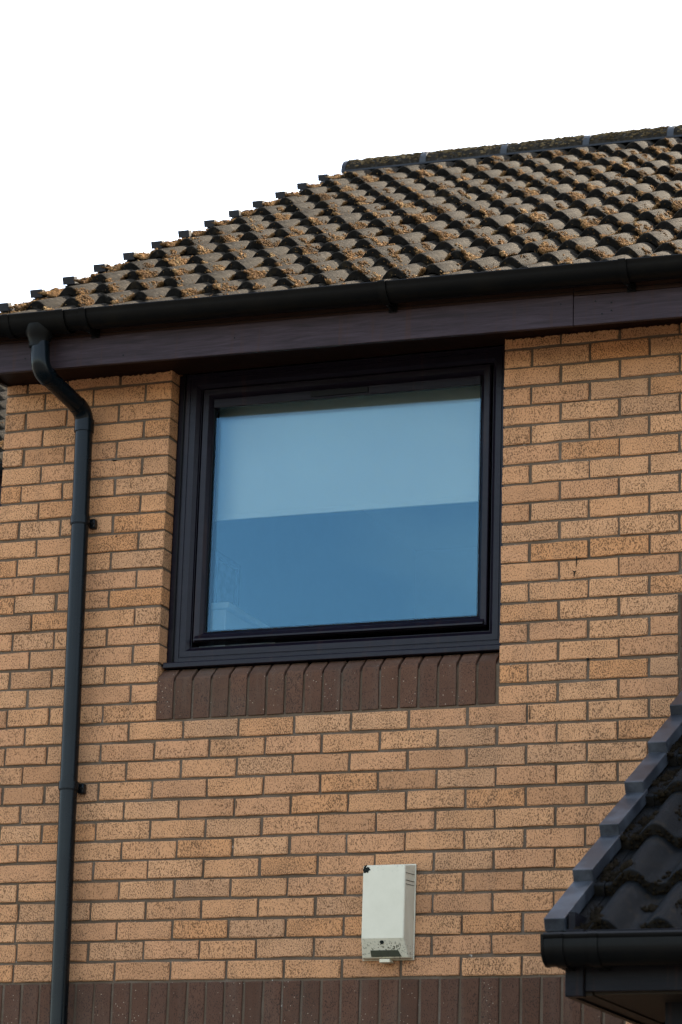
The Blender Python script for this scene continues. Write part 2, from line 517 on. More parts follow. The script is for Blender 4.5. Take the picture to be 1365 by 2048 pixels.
# dark runs and cracks on a few bricks
for (x, z, w, h) in ((.288, .515, .0022, .040), (.280, .468, .0030, .020), (.281, .478, .012, .004), (-1.010, -.33, .0013, .028), (.332, .150, .007, .008), (-1.585, 1.045, .016, .005), (.118, -.035, .0014, .05), (-1.56, .735, .006, .006)):
    j = lambda: random.uniform(-.3, .3) * w
    MB().add([(x - w/2, -.0042, z + h/2), (x + w/2, -.0042, z + h/2 + j()), (x + w*.6 + j(), -.0042, z), (x + w*.25 + j(), -.0042, z - h/2), (x - w*.2 + j(), -.0042, z - h/2), (x - w*.6 + j(), -.0042, z),
              (x - w/2, .004, z + h/2), (x + w/2, .004, z + h/2), (x + w*.6, .004, z), (x + w*.25, .004, z - h/2), (x - w*.2, .004, z - h/2), (x - w*.6, .004, z)],
             [(0,1,2,3,4,5)] + [(i, 6 + i, 6 + (i+1) % 6, (i+1) % 6) for i in range(6)]).build('stain', M['lichen'], wall)
# ragged black paint where the soffit meets the top course
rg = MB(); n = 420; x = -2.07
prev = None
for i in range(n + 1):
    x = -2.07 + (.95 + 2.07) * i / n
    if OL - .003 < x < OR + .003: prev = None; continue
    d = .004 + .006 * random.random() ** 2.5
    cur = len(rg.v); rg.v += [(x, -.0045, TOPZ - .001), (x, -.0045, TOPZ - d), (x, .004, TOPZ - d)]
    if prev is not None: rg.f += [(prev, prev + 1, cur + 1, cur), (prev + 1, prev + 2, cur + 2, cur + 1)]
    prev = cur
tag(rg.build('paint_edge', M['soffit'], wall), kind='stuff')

# side and back walls (out of view)
g = MB()
g.box(XL + .006, XL + .25, .301, 7.3, GZ, TOPZ + .3)
g.add([(XL+.006, .05, TOPZ+.3), (XL+.25, .05, TOPZ+.3), (XL+.25, 7.25, TOPZ+.3), (XL+.006, 7.25, TOPZ+.3), (XL+.006, 3.65, 3.62), (XL+.25, 3.65, 3.62)],
      [(0,1,5,4), (2,3,4,5), (0,4,3), (1,2,5)])
g.box(XR - .25, XR - .006, .301, 7.3, GZ, TOPZ + .3)
g.box(XL + .251, XR - .251, 7.0, 7.3, GZ, TOPZ + .3)
under(g.build('side_wall', M['render']))

# room behind the window
r = MB()
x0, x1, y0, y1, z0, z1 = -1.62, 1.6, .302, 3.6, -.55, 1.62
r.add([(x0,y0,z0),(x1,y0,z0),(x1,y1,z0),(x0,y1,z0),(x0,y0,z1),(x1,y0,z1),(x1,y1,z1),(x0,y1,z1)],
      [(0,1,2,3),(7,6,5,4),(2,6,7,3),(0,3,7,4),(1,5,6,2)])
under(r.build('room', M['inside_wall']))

# ------------------------------------------------------------------ window
win = MB(); 
def ring(m, x0, x1, z0, z1, prof):
    n = len(m.v)
    for (i, y) in prof:
        m.v += [(x0+i, y, z0+i), (x1-i, y, z0+i), (x1-i, y, z1-i), (x0+i, y, z1-i)]
    for a in range(len(prof) - 1):
        for k in range(4):
            k2 = (k + 1) % 4
            m.f.append((n+a*4+k, n+a*4+k2, n+(a+1)*4+k2, n+(a+1)*4+k))
    return m
window = ring(MB(), -1.322, -.002, .2325, 1.3915, [(0,.15),(0,.064),(.004,.060),(.020,.060),(.0215,.0625),(.0235,.0625),(.025,.060),(.047,.060),(.060,.073),(.062,.080),(.0640,.080),(.0640,.15)]).build('window', M['upvc'])
under(window)
window['label'] = 'dark rosewood framed window with one large pane'
window.matrix_parent_inverse = Matrix.Translation(house.location).inverted()
def wpart(m, name, mat, **k): return m.build(name, mat, window, **k)
wpart(ring(MB(), -1.2495, -.0745, .3155, 1.3265, [(0,.14),(0,.072),(.003,.069),(.024,.069),(.026,.071),(.036,.084),(.0385,.088),(.0385,.097)]), 'sash', M['upvc'])
wpart(ring(MB(), -1.2105, -.1135, .3545, 1.2875, [(0,.090),(.001,.0885),(.0035,.0885),(.0045,.096)]), 'gasket', M['rubber'])
wpart(MB().box(-1.3555, -1.3222, .070, .13, .2325, 1.3915), 'cover_trim', M['upvc'], bevel=.004)
wpart(MB().box(-1.3315, -1.3265, .064, .0705, .2325, 1.3915), 'sealant_bead', M['rubber'])
vent = wpart(MB().box(-1.2080, -.1160, .076, .0965, 1.2505, 1.2868), 'top_bead', M['upvc'], bevel=.003)
tv = wpart(MB().box(-.80, -.565, .0685, .0755, 1.258, 1.281), 'trickle_vent', M['rubber'], bevel=.002)
wpart(MB().box(-1.240, -.084, .052, .0685, .318, .3245).add([(-1.240,.056,.3245),(-.084,.056,.3245),(-.084,.0685,.3405),(-1.240,.0685,.3405)], [(0,1,2,3)]).box(-1.240,-.084,.0682,.0688,.3245,.3405), 'drip_bar', M['upvc'])
sill = MB()
sill.add([(-1.350,.026,.2100),(-.002,.026,.2100),(-.002,.026,.2290),(-1.350,.026,.2290),(-1.350,.030,.2318),(-.002,.030,.2318),(-.002,.066,.2345),(-1.350,.066,.2345),(-1.350,.11,.2100),(-.002,.11,.2100)],
         [(0,1,2,3),(3,2,5,4),(4,5,6,7),(7,6,9,8),(8,9,1,0),(0,3,4,7,8),(1,9,6,5,2)])
wpart(sill, 'window_sill', M['upvc'], bevel=.0025)
for y in (.0975, .1165):
    wpart(MB().box(-1.2085, -.1155, y, y + .004, .3560, 1.2860), 'pane', M['glass'])
wpart(ring(MB(), -1.2088, -.1152, .3557, 1.2863, [(0,.1017),(.010,.1017),(.010,.1163),(0,.1163)]), 'spacer_bar', M['black_board'])
# inner reveal and window board
wpart(MB().box(-1.345, -.012, .155, .33, .185, .205), 'window_board', M['white'])

# things in the room
blind = empty('roller_blind', (-.66, .21, 1.34)); tag(blind, 'pale roller blind pulled halfway down inside the window', 'blind')
MB().box(-.60, .60, 0, .0015, -.485, 0).build('fabric', M['fabric'], blind)
MB().box(-.60, .60, -.004, .006, -.508, -.485).build('bottom_bar', M['fabric'], blind, bevel=.003)
MB().tube([(-.61, .02, .01), (.61, .02, .01)], .022, 16).build('roller', M['white'], blind, smooth=True)
pic = empty('picture_frame', (-1.612, 1.17, .83)); tag(pic, 'small framed picture on the wall seen through the window', 'picture')
ring(MB(), -.13, .13, -.125, .125, [(0, .0), (0, -.02), (.025, -.02), (.025, 0)]).build('frame', M['black_board'], pic)
MB().box(-.106, .106, -.004, -.001, -.101, .101).build('print', M['paper'], pic)
pic.rotation_euler = (0, 0, R(90))
cab = empty('white_cabinet', (-1.36, .62, -.55)); tag(cab, 'white cabinet standing just inside the window corner', 'cabinet')
MB().box(-.22, .10, -.22, .30, 0, 1.075).build('carcass', M['white'], cab, bevel=.004)
MB().box(-.24, .12, -.24, .32, 1.0755, 1.10).build('top', M['white'], cab, bevel=.004)

# ------------------------------------------------------------------ eaves: soffit and fascia
TILT = -.0125                                    # eaves run out of level, falling to the right
FX0 = -2.085
def fz(x, z): return z + TILT * (x - FX0)
FB, FT = 1.3525, 1.560
sof = MB().box(-2.07, XR, -.2495, .062, TOPZ - .0005, TOPZ + .012)
soffit = sof.build('soffit', M['soffit']); under(soffit)
fas = empty('fascia'); under(fas)
JX = .347
fm = MB().shear_box(FX0, JX - .0012, -.270, -.2502, FB, FB + .118, TILT)
b1 = fm.build('lower_board', M['fascia'], fas, bevel=.002)
b2 = MB().shear_box(JX + .0012, XR, -.2695, -.2502, fz(JX, FB), fz(JX, FB) + .112, TILT).build('lower_board', M['fascia'], fas, bevel=.002)
MB().shear_box(FX0, JX - .001, -.2685, -.2502, FB + .1192, FT, TILT).build('upper_board', M['fascia_top'], fas, bevel=.0015)
MB().shear_box(JX + .001, XR, -.2680, -.2502, fz(JX, FB) + .1140, fz(JX, FT), TILT).build('upper_board', M['fascia_top'], fas, bevel=.0015)
# nails and knots on the boards
for (x, dz) in ((-.98, .062), (.30, .085), (.43, .085), (.49, .075), (.49, .045), (.455, .035), (-1.86, .05), (-1.80, .07), (-1.44, .03)):
    MB().tube([(x, -.2712, fz(x, FB) + dz), (x, -.2690, fz(x, FB) + dz)], .0035, 8).build('nail', M['rubber'], fas)
MB().add([(FX0,-.2494,FB+.01),(FX0,.06,TOPZ+.001),(FX0,.06,1.66),(FX0,-.2494,1.49),(FX0+.018,-.2494,FB+.01),(FX0+.018,.06,TOPZ+.001),(FX0+.018,.06,1.66),(FX0+.018,-.2494,1.49)],
         [(0,1,2,3),(7,6,5,4),(0,4,5,1),(1,5,6,2),(2,6,7,3),(3,7,4,0)]).build('box_end', M['soffit'], fas)
for o in fas.children: o.matrix_parent_inverse = Matrix.Identity(4)

# ------------------------------------------------------------------ roof
PITCH, LIFT = 29.27, 6.0
DY, DZ = .2785, .1561                     # one course up the roof
P2 = .152                                 # roll spacing; a tile carries two rolls
ROLL_H, THK = .044, .033
TLEN = .398

def roll(x):
    if x < 0: return 0.0
    u = abs((x % P2) - P2 / 2) / .059
    return ROLL_H * math.cos(u * math.pi / 2) ** 1.2 if u < 1 else 0.0
def roll_np(x):
    u = np.clip(np.abs((x % P2) - P2 / 2) / .059, 0, 1)
    return np.where(x < 0, 0.0, ROLL_H * np.maximum(np.cos(u * np.pi / 2), 0) ** 1.2)
def tile_mesh(mat, x0=0.0, x1=2*P2, nseg=28, seed=0, length=TLEN):
    rd = random.Random(seed)
    m = MB(); top, bot = [], []
    ys = [0, .004, length]
    xs = [x0 + (x1 - x0) * i / nseg for i in range(nseg + 1)]
    chip = [rd.uniform(-.0035, .003) for _ in xs]
    for j, y in enumerate(ys):
        for i, x in enumerate(xs):
            z = roll(x) - (.0035 if j == 0 else 0)
            # side interlock: small step next to the right-hand trough
            if x > x1 - .030: z += .003
            m.v.append((x, y + (chip[i] if j < 2 else 0), z))
    for y in (0.0, length):
        for i, x in enumerate(xs):
            m.v.append((x, y + (chip[i] if y == 0 else 0), roll(x) - THK))
    n = nseg + 1
    for j in range(2):
        for i in range(nseg): m.f.append((j*n+i, j*n+i+1, (j+1)*n+i+1, (j+1)*n+i))
    for i in range(nseg):
        m.f.append((3*n+i, 3*n+i+1, i+1, i))           # front lip
        m.f.append((3*n+i+1, 3*n+i, 4*n+i, 4*n+i+1))   # underside
    m.f.append((0, n, 2*n, 4*n, 3*n)); m.f.append((n-1, 3*n+n-1, 4*n+n-1, 2*n+n-1, n+n-1))
    me = m.mesh('roof_tile', mat); me.materials.append(M['algae_and_shade'])
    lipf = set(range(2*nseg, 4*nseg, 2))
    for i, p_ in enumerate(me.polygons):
        if i in lipf: p_.material_index = 1  # front lip faces get the slot with painted shade
    fix_normals(me); smooth_angle(me, 50)
    return me
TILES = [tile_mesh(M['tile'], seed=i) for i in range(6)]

Ry = Matrix.Rotation(-TILT, 4, 'Y')       # whole roof falls slightly to the right
def roof_frame(x, y, z, pitch, lift=LIFT):
    return Matrix.Translation((x, y, z)) @ Matrix.Rotation(R(pitch - lift), 4, 'X')
RX0 = -2.05                               # trough line beside the verge
# lip of course r: crest top follows the measured verge line
CR = R(PITCH)
def lip(r_):                              # point of the trough surface at the lip of course r_ (r_=-2 is the eaves)
    y = .247 + DY * r_; z = 1.874 + DZ * r_ + .016
    return y, z - ROLL_H / math.cos(R(PITCH - LIFT)) * .95
ROT = Matrix.Translation((-2.12, 0, 0)) @ Ry @ Matrix.Translation((2.12, 0, 0))

roof = MB()
(ya, za), (yb, zb) = lip(-2.0), lip(12.1)
yr, zr = 3.66, 3.74
roof.add([(-2.10, ya + .03, za - .055), (XR + .1, ya + .03, za - .055), (XR + .1, yr, zr - .06), (-2.10, yr, zr - .06),
          (-2.10, 7.75, za - .08), (XR + .1, 7.75, za - .08)], [(0,1,2,3), (3,2,5,4)])
roof_o = roof.build('roof', M['lead']); under(roof_o)
roof_o.matrix_parent_inverse = Matrix.Translation(house.location).inverted()
roof_o.matrix_basis = ROT
roof_o['label'] = 'mossy grey brown concrete tile roof'

NR = 14
ico = bmesh.new(); bmesh.ops.create_icosphere(ico, subdivisions=1, radius=1.0)
ICO_V = np.array([v.co[:] for v in ico.verts]); ICO_F = np.array([[v.index for v in f.verts] for f in ico.faces]); ico.free()
class Clumps:
    """many small moss cushions and tufts, kept as arrays until they become one mesh"""
    def __init__(s): s.v, s.f, s.n = [], [], 0
    def put(s, V, F):                       # V (k, m, 3), F (j, 3)
        k, m = V.shape[:2]
        s.v.append(V.reshape(-1, 3)); s.f.append((F[None] + (s.n + np.arange(k) * m)[:, None, None]).reshape(-1, 3)); s.n += k * m
    def blobs(s, C, R3, mx, rough=.35):
        V = ICO_V[None] * (1 + rng.uniform(-rough, rough, (len(C), len(ICO_V), 1))) * R3[:, None, :] + C[:, None, :]
        s.put(xf(V, mx), ICO_F)
    def tufts(s, C, H, mx):
        n = len(C); w = H * .16; a0 = rng.uniform(0, 6.28, n); lean = rng.uniform(-.7, .7, (n, 2)) * H[:, None]
        V = np.zeros((n, 4, 3))
        for k in range(3):
            q = a0 + k * 2.094
            V[:, k] = C + np.stack([w * np.cos(q), w * np.sin(q), np.full(n, -.002)], 1)
        V[:, 3] = C + np.concatenate([lean, H[:, None]], 1)
        s.put(xf(V, mx), np.array([[0, 1, 3], [1, 2, 3], [2, 0, 3]]))
    def mesh(s, name, mat):
        V = np.concatenate(s.v); F = np.concatenate(s.f)
        me = bpy.data.meshes.new(name); me.vertices.add(len(V)); me.vertices.foreach_set('co', V.ravel())
        me.loops.add(F.size); me.loops.foreach_set('vertex_index', F.ravel().astype(np.int32))
        me.polygons.add(len(F)); me.polygons.foreach_set('loop_start', np.arange(0, F.size, 3, dtype=np.int32))
        me.update(calc_edges=True); me.validate(); me.materials.append(mat); return me
def xf(V, mx):
    A = np.array(mx); return V @ A[:3, :3].T + A[:3, 3]
def moss_tile(store, mx, amount, xa, xb, ya_, yb_, surf, size=1.0):
    nb = int(amount)
    if nb < 1: return
    ncl = max(2, nb // 16)
    cx = rng.uniform(xa, xb, ncl); cy = ya_ + (yb_ - ya_) * rng.beta(.9, 1.6, ncl); cs = rng.uniform(.5, 1.3, ncl)
    i = rng.integers(0, ncl, nb)
    x = np.clip(cx[i] + rng.normal(0, .009, nb), xa - .006, xb + .006); y = np.clip(cy[i] + rng.normal(0, .022, nb), ya_, yb_)
    d = np.hypot((x - cx[i]) / .014, (y - cy[i]) / .034)
    r0 = rng.uniform(.0026, .0062, nb) * cs[i] * size * np.clip(1.35 - .4 * d, .45, 1.3)
    z = surf(x)
    store.blobs(np.stack([x, y, z + r0 * .3], 1), np.stack([r0 * 1.2, r0 * 1.6, r0 * 1.0], 1), mx)
    k = 3
    xx = np.repeat(x, k) + rng.normal(0, 1, nb * k) * np.repeat(r0, k); yy = np.repeat(y, k) + rng.normal(0, 1.3, nb * k) * np.repeat(r0, k)
    store.tufts(np.stack([xx, yy, np.repeat(z + r0 * .6, k)], 1), np.repeat(r0, k) * rng.uniform(.6, 1.7, nb * k), mx)
def lip_growth(store, mx, n, rr=(.002, .0035), y0=-.0005):
    n = int(n); xx = rng.uniform(0, .304, n); r0 = rng.uniform(*rr, n)
    store.blobs(np.stack([xx, rng.uniform(y0, .003, n), roll_np(xx) - rng.uniform(.006, THK, n)], 1), np.stack([r0, r0 * .8, r0], 1), mx)
def blob(store, c, r3, mx):
    store.blobs(np.array([c]), np.array([r3]), mx)
store = Clumps()
far_tiles = []
TX1 = 1.05                                 # tiles right of this lie outside the picture
for rr in range(NR):
    r_ = rr - 2
    y, z = lip(r_)
    ncol = 21
    for c in range(ncol):
        x = RX0 + 2 * P2 * c
        if x > XR: break
        mx = roof_frame(x, y, z, PITCH)
        seen_x = .95 - .083 * rr
        jig = Matrix.Translation((random.gauss(0, .0015), random.gauss(0, .0055), random.gauss(0, .0022))) @ Matrix.Rotation(random.gauss(0, .009), 4, 'Z')
        me = TILES[random.randrange(len(TILES))]
        if rr == NR - 1 and False: continue
        mxx = mx @ jig
        if x < seen_x:
            o = obj('roof_tile', me, roof_o); o.matrix_basis = mxx
        else:
            far_tiles.append((me, mxx))
        if x < seen_x + .2:
            k = (.12 + 1.5 * rng.random() ** 1.6) * (1.0 if x < seen_x else .3)
            # right flank of the second roll and its trough
            moss_tile(store, mxx, 170 * k, .250, .312, 0, .16, roll_np, .9)
            moss_tile(store, mxx, 110 * k, .266, .318, .10, .31, roll_np, .9)
            moss_tile(store, mxx, 60 * rng.uniform(.2, 1.8), .112, .178, 0, .18, roll_np, .8)
            if rng.random() < .35: moss_tile(store, mxx, 24, .02, .15, .0, .25, roll_np, .6)
            # moss spilling over the lip in the troughs
            moss_tile(store, mxx, 100 * rng.uniform(.25, 1.2), .120, .196, -.012, .012, lambda q: roll_np(q) - .008, 1.1)
            moss_tile(store, mxx, 100 * rng.uniform(.25, 1.2), .272, .330, -.012, .012, lambda q: roll_np(q) - .008, 1.1)
            lip_growth(store, mxx, rng.uniform(4, 18))
    # narrow tile edge beside the verge
    mx = roof_frame(RX0, y, z, PITCH)
    moss_tile(store, mx, 520, -.052, .040, .004, .30, lambda q: roll_np(q) + .008 + .020 * np.clip(-q / .05, 0, 1), 1.15)
edge = [tile_mesh(M['tile'], -.05, 0.0, 3, seed=40 + i) for i in range(2)]
for rr in range(NR):
    y, z = lip(rr - 2)
    o = obj('roof_tile', edge[rr % 2], roof_o); o.matrix_basis = roof_frame(RX0 - .0005, y, z - .004, PITCH)
moss = obj('moss', store.mesh('moss', M['moss']), roof_o); tag(moss, kind='stuff')
def join(name, items, mat, parent):
    bm = bmesh.new()
    for me, mx in items:
        n0 = len(bm.verts); bm.from_mesh(me); bm.verts.ensure_lookup_table()
        for v in bm.verts[n0:]: v.co = mx @ v.co
    me = bpy.data.meshes.new(name); bm.to_mesh(me); bm.free(); me.materials.append(mat)
    o = obj(name, me, parent); tag(o, kind='stuff'); return o
join('far_tiles', far_tiles, M['tile'], roof_o)

# dry verge caps, one per course
def verge_mesh(mat, L=.345, w=.055, h=.036):
    m = MB()
    m.box(-w/2, w/2, -.012, L, -h/2, h/2)
    m.box(-w/2, -w/2 + .004, .004, L, -.085, -h/2 - .0002)
    me = m.mesh('verge_cap', mat); fix_normals(me); return me
def nose_mesh(mat, L=.35, w=.055, h=.033):
    m = MB(); m.box(-w/2, w/2, -.012, .020, -h/2, h/2)
    m.box(-w/2 + .0005, w/2 - .006, .0202, L, -h/2 - .004, -h/2 + .020)
    m.box(-w/2, -w/2 + .004, .004, L, -.085, -h/2 - .0042)
    me = m.mesh('verge_cap', mat); fix_normals(me); return me
VC = nose_mesh(M['verge'])
for rr in range(NR):
    r_ = rr - 2
    o = obj('verge_cap', VC, roof_o)
    o.matrix_basis = roof_frame(-2.12, .247 + DY * r_, 1.874 + DZ * r_, PITCH) @ Matrix.Rotation(random.gauss(0, .008), 4, 'Z')
    bev(o, .005, 3)

# ridge tiles with grey unions
RYc, RZc, RR = 3.655, 3.734, .076
def half_pipe(m, x0, x1, r0, r1, a0=-8, a1=188, n=14):
    o = len(m.v)
    for x in (x0, x1):
        for rad in (r0, r1):
            for i in range(n + 1):
                a = R(a0 + (a1 - a0) * i / n)
                m.v.append((x, -math.cos(a) * rad, math.sin(a) * rad))
    k = n + 1
    for i in range(n):
        m.f += [(o+i, o+i+1, o+2*k+i+1, o+2*k+i), (o+k+i+1, o+k+i, o+3*k+i, o+3*k+i+1), (o+i+1, o+i, o+k+i, o+k+i+1), (o+2*k+i, o+2*k+i+1, o+3*k+i+1, o+3*k+i)]
    m.f += [(o, o+2*k, o+3*k, o+k), (o+n, o+k+n, o+3*k+n, o+2*k+n)]
    return m
rm = half_pipe(MB(), .004, .441, RR, RR - .014).mesh('ridge_tile', M['tile']); fix_normals(rm); smooth_angle(rm)
cm = half_pipe(MB(), -.017, .017, RR + .006, RR - .012).mesh('ridge_clip', M['clip']); fix_normals(cm); smooth_angle(cm)
rs = Clumps()
for i in range(14):
    x = -2.117 + .445 * i
    o = obj('ridge_tile', rm, roof_o); o.matrix_basis = Matrix.Translation((x, RYc, RZc + random.gauss(0, .002)))
    if i: 
        o = obj('ridge_clip', cm, roof_o); o.matrix_basis = Matrix.Translation((x, RYc, RZc))
    if i < 7:
        for _ in range(420):
            a = R(rng.choice([rng.uniform(60, 110), rng.uniform(15, 110)])); xx = x + rng.uniform(.03, .42)
            if rng.random() < .4: xx = x + .03 + .39 * round((xx - x) / .39 * 4) / 4 + rng.normal(0, .02)
            r0 = rng.uniform(.004, .015) * (1 if a > R(55) else .55)
            blob(rs, (xx, RYc - math.cos(a) * RR, RZc + math.sin(a) * RR), (r0 * 1.4, r0, r0 * .8), Matrix.Identity(4))
tag(obj('ridge_moss', rs.mesh('ridge_moss', M['ridge_moss']), roof_o), kind='stuff')
half_pipe(MB(), -2.130, -2.106, RR + .006, .01).build('ridge_end_cap', M['verge'], roof_o, bevel=.004, loc=(0, RYc, RZc))
MB().box(-2.11, XR, RYc - .095, RYc - .060, RZc - .014, RZc - .004).build('ridge_strip', M['verge'], roof_o)

# ------------------------------------------------------------------ gutter on the house
GC_Y, GR = -.338, .060
def gz(x): return 1.5335 + TILT * (x + 1.9)
gut = empty('rain_gutter', (-1.9, GC_Y, 1.53)); tag(gut, 'long black half round gutter under the mossy roof edge', 'gutter')
def gutter_run(x0, x1, r0, thick=.003, a1=180, n=20, zf=gz, yc=GC_Y, lipbead=True):
    m = MB()
    prof = []
    if lipbead: prof += [(-r0 - .003, .004), (-r0 - .005, .001), (-r0 - .004, -.003)]
    prof += [(-math.cos(R(a)) * r0, -math.sin(R(a)) * r0) for a in [a1 * i / n for i in range(0 if not lipbead else 1, n + 1)]]
    inn = [(y * (r0 - thick) / r0, z) if False else ((r0 - thick) / r0 * y, (r0 - thick) / r0 * z + .0005) for (y, z) in prof][::-1]
    P = prof + inn; k = len(P)
    for x in (x0, x1):
        for (y, z) in P: m.v.append((x, yc + y, zf(x) + z))
    for i in range(k):
        j = (i + 1) % k; m.f.append((i, j, k + j, k + i))
    for i in range(len(prof) - 1):
        m.f.append((i, i + 1, k - 2 - i, k - 1 - i)); m.f.append((k + i + 1, k + i, 2*k - 1 - i, 2*k - 2 - i))
    return m
def gpart(m, name, **kw):
    o = m.build(name, M['gutter'], None, smooth=True, **kw); o.parent = gut; o.matrix_parent_inverse = Matrix.Translation(gut.location).inverted(); return o
gpart(gutter_run(-2.16, XR, GR), 'channel')
gpart(gutter_run(-1.895, -1.655, GR + .005), 'running_outlet')
gpart(gutter_run(-1.902, -1.875, GR + .009), 'outlet_collar')
gpart(gutter_run(-1.672, -1.640, GR + .009), 'outlet_collar')
for x in (-1.562, -.345, .565, 1.45, 2.35, 3.25):
    gpart(gutter_run(x - .014, x + .014, GR + .0075, .004), 'bracket')
    gpart(MB().box(x - .016, x + .016, -.2768, -.2690, gz(x) - .075, gz(x) + .01), 'bracket_plate')
    gpart(MB().box(x - .004, x + .004, GC_Y + .005, -.2770, gz(x) - .072, gz(x) - .056), 'bracket_rib')
ox = -1.768
gpart(MB().tube([(ox, GC_Y, gz(ox) - .035), (ox, GC_Y, gz(ox) - .062), (ox, GC_Y, gz(ox) - .078), (ox, GC_Y, gz(ox) - .100), (ox, GC_Y, gz(ox) - .118)],
                [.058, .055, .047, .0395, .0385], 28), 'outlet_funnel')

# ------------------------------------------------------------------ downpipe
dp = empty('downpipe', (-1.67, -.06, GZ)); tag(dp, 'black round downpipe with swan neck beside the window', 'downpipe')
def dpart(m, name, mat='pipe', **kw):
    o = m.build(name, M[mat], None, smooth=True, **kw); o.parent = dp; o.matrix_parent_inverse = Matrix.Translation(dp.location).inverted(); return o
def arc(p0, p1, p2, n=7, f=.5):
    """rounded corner at p1"""
    a, b, c = Vector(p0), Vector(p1), Vector(p2); d = f
    s = b + (a - b).normalized() * d; e = b + (c - b).normalized() * d
    return [tuple((1-t)**2 * s + 2*t*(1-t) * b + t*t * e) for t in [i / n for i in range(n + 1)]]
PXT, PXB = -1.694, -1.662
def px(z): return PXT + (PXB - PXT) * (1.2 - z) / 2.32
A0, A1, A2, A3 = (ox + .004, GC_Y, 1.432), (ox + .012, GC_Y, 1.322), (px(1.235), -.062, 1.232), (px(1.16), -.062, 1.16)
rp = .0345
dpart(MB().tube([A0] + arc(A0, A1, A2, 8, .045) , rp + .0025, 28), 'upper_knee')
d12 = (Vector(A2) - Vector(A1)).normalized()
dpart(MB().tube([tuple(Vector(A1) + d12 * .045), tuple(Vector(A1) + d12 * .052)], rp + .004, 28), 'knee_ring')
dpart(MB().tube([tuple(Vector(A1) + d12 * .03), tuple(Vector(A2) - d12 * .03)], rp, 28), 'offset_pipe')
dpart(MB().tube(arc(A1, A2, A3, 8, .055) + [(px(1.155), -.062, 1.155)], rp + .002, 28), 'lower_knee')
dpart(MB().tube([(px(1.197), -.062, 1.199), (px(1.150), -.062, 1.150)], rp + .0045, 28), 'socket')
dpart(MB().tube([(px(1.16), -.062, 1.16), (px(.79), -.062, .79)], rp, 28), 'pipe')
dpart(MB().tube([(px(.80), -.062, .80), (px(-.25), -.062, -.25)], rp - .0006, 28), 'pipe')
dpart(MB().tube([(px(-.24), -.062, -.24), (px(GZ), -.062, GZ + .002)], rp - .0010, 28), 'pipe')
for z in (.79, -.248, -2.2):
    dpart(MB().tube([(px(z), -.062, z + .016), (px(z), -.062, z - .012)], rp + .0042, 28), 'pipe_clip')
    dpart(MB().tube([(px(z), -.062, z - .0115), (px(z), -.062, z - .0165)], rp + .0025, 28), 'clip_ring', 'rubber')
    dpart(MB().box(px(z) + .022, px(z) + .048, -.034, -.003, z - .024, z + .016), 'clip_lug', bevel=.006)
    dpart(MB().tube([(px(z) + .041, -.040, z - .004), (px(z) + .041, -.033, z - .004)], .006, 10), 'screw', 'rubber')

# ------------------------------------------------------------------ cream wall box
box = empty('wall_box', (-.396, 0, -1.0)); tag(box, 'cream plastic alarm bell box fixed to the brick wall', 'alarm box')
def bpart(m, name, mat, **kw): return m.build(name, M[mat], box, **kw)
c = MB()
lv = [[(-.096, -.010, .428), (.096, -.010, .428), (.096, -.010, .088), (-.096, -.010, .088)],
      [(-.094, -.014, .426), (.094, -.014, .426), (.094, -.020, .090), (-.094, -.020, .090)],
      [(-.080, -.074, .417), (.080, -.074, .417), (.080, -.074, .157), (-.080, -.074, .157)]]
v = sum(lv, [])
lo = [(-.088, -.036, .0905), (.088, -.036, .0905)]
c.add(v + lo, [(3,2,1,0), (0,1,5,4), (4,5,9,8), (1,2,6,5), (5,6,13,10,9), (0,4,7,3), (4,8,11,12,7), (8,9,10,11), (11,10,13,12), (3,7,6,2), (7,12,13,6)])
bpart(c, 'cover', 'box', bevel=.006)
bpart(MB().box(-.098, .098, -.0098, -.001, .086, .430), 'backplate', 'box', bevel=.003)
def onslope(t): return (-.074 + .038 * t, .157 - .0665 * t)
(y0, z0), (y1, z1) = onslope(.60), onslope(.93)
ln = MB().add([(-.052, y0 - .0035, z0), (.052, y0 - .0035, z0), (.062, y1 - .0035, z1), (-.052, y1 - .0035, z1), (-.052, y0 + .004, z0), (.052, y0 + .004, z0), (.062, y1 + .004, z1), (-.052, y1 + .004, z1)],
              [(0,1,2,3), (7,6,5,4), (0,4,5,1), (1,5,6,2), (2,6,7,3), (3,7,4,0)])
bpart(ln, 'strobe_lens', 'lens', bevel=.001)
(ys, zs) = onslope(.2)
bpart(MB().tube([(-.004, ys - .002, zs), (-.004, ys + .006, zs + .002)], .0075, 12), 'cover_screw', 'lichen')
bpart(MB().box(-.018, .022, -.052, -.012, .074, .0862), 'release_tab', 'cream_tab', bevel=.002)
lp = Clumps()
for _ in range(26):
    q, rr_ = rng.uniform(0, 6.28), .012 * math.sqrt(rng.random())
    blob(lp, (-.067 + rr_ * math.cos(q), -.0745, .405 + rr_ * math.sin(q)), (.004, .0018, .004), Matrix.Identity(4))
obj('lichen', lp.mesh('lichen', M['lichen']), box)
lp = Clumps()
for _ in range(46):
    t_ = min(1, max(.25, rng.normal(.5, .16))); yy, zz = onslope(t_)
    blob(lp, (rng.normal(.036, .022), yy - .0003, zz), (.0018, .0008, .0018), Matrix.Identity(4))
tag(obj('algae_and_shade', lp.mesh('algae_and_shade', M['dark_moss']), box), kind='stuff')
for z in (.389, .363, .349):
    bpart(MB().add([(.0815, -.0705, z), (.0942, -.0150, z), (.0942, -.0150, z + .0015), (.0815, -.0705, z + .0015), (.0825, -.0705, z), (.0952, -.0150, z), (.0952, -.0150, z + .0015), (.0825, -.0705, z + .0015)],
                   [(0,1,2,3), (7,6,5,4), (0,4,5,1), (3,2,6,7)]), 'side_seam', 'lichen')

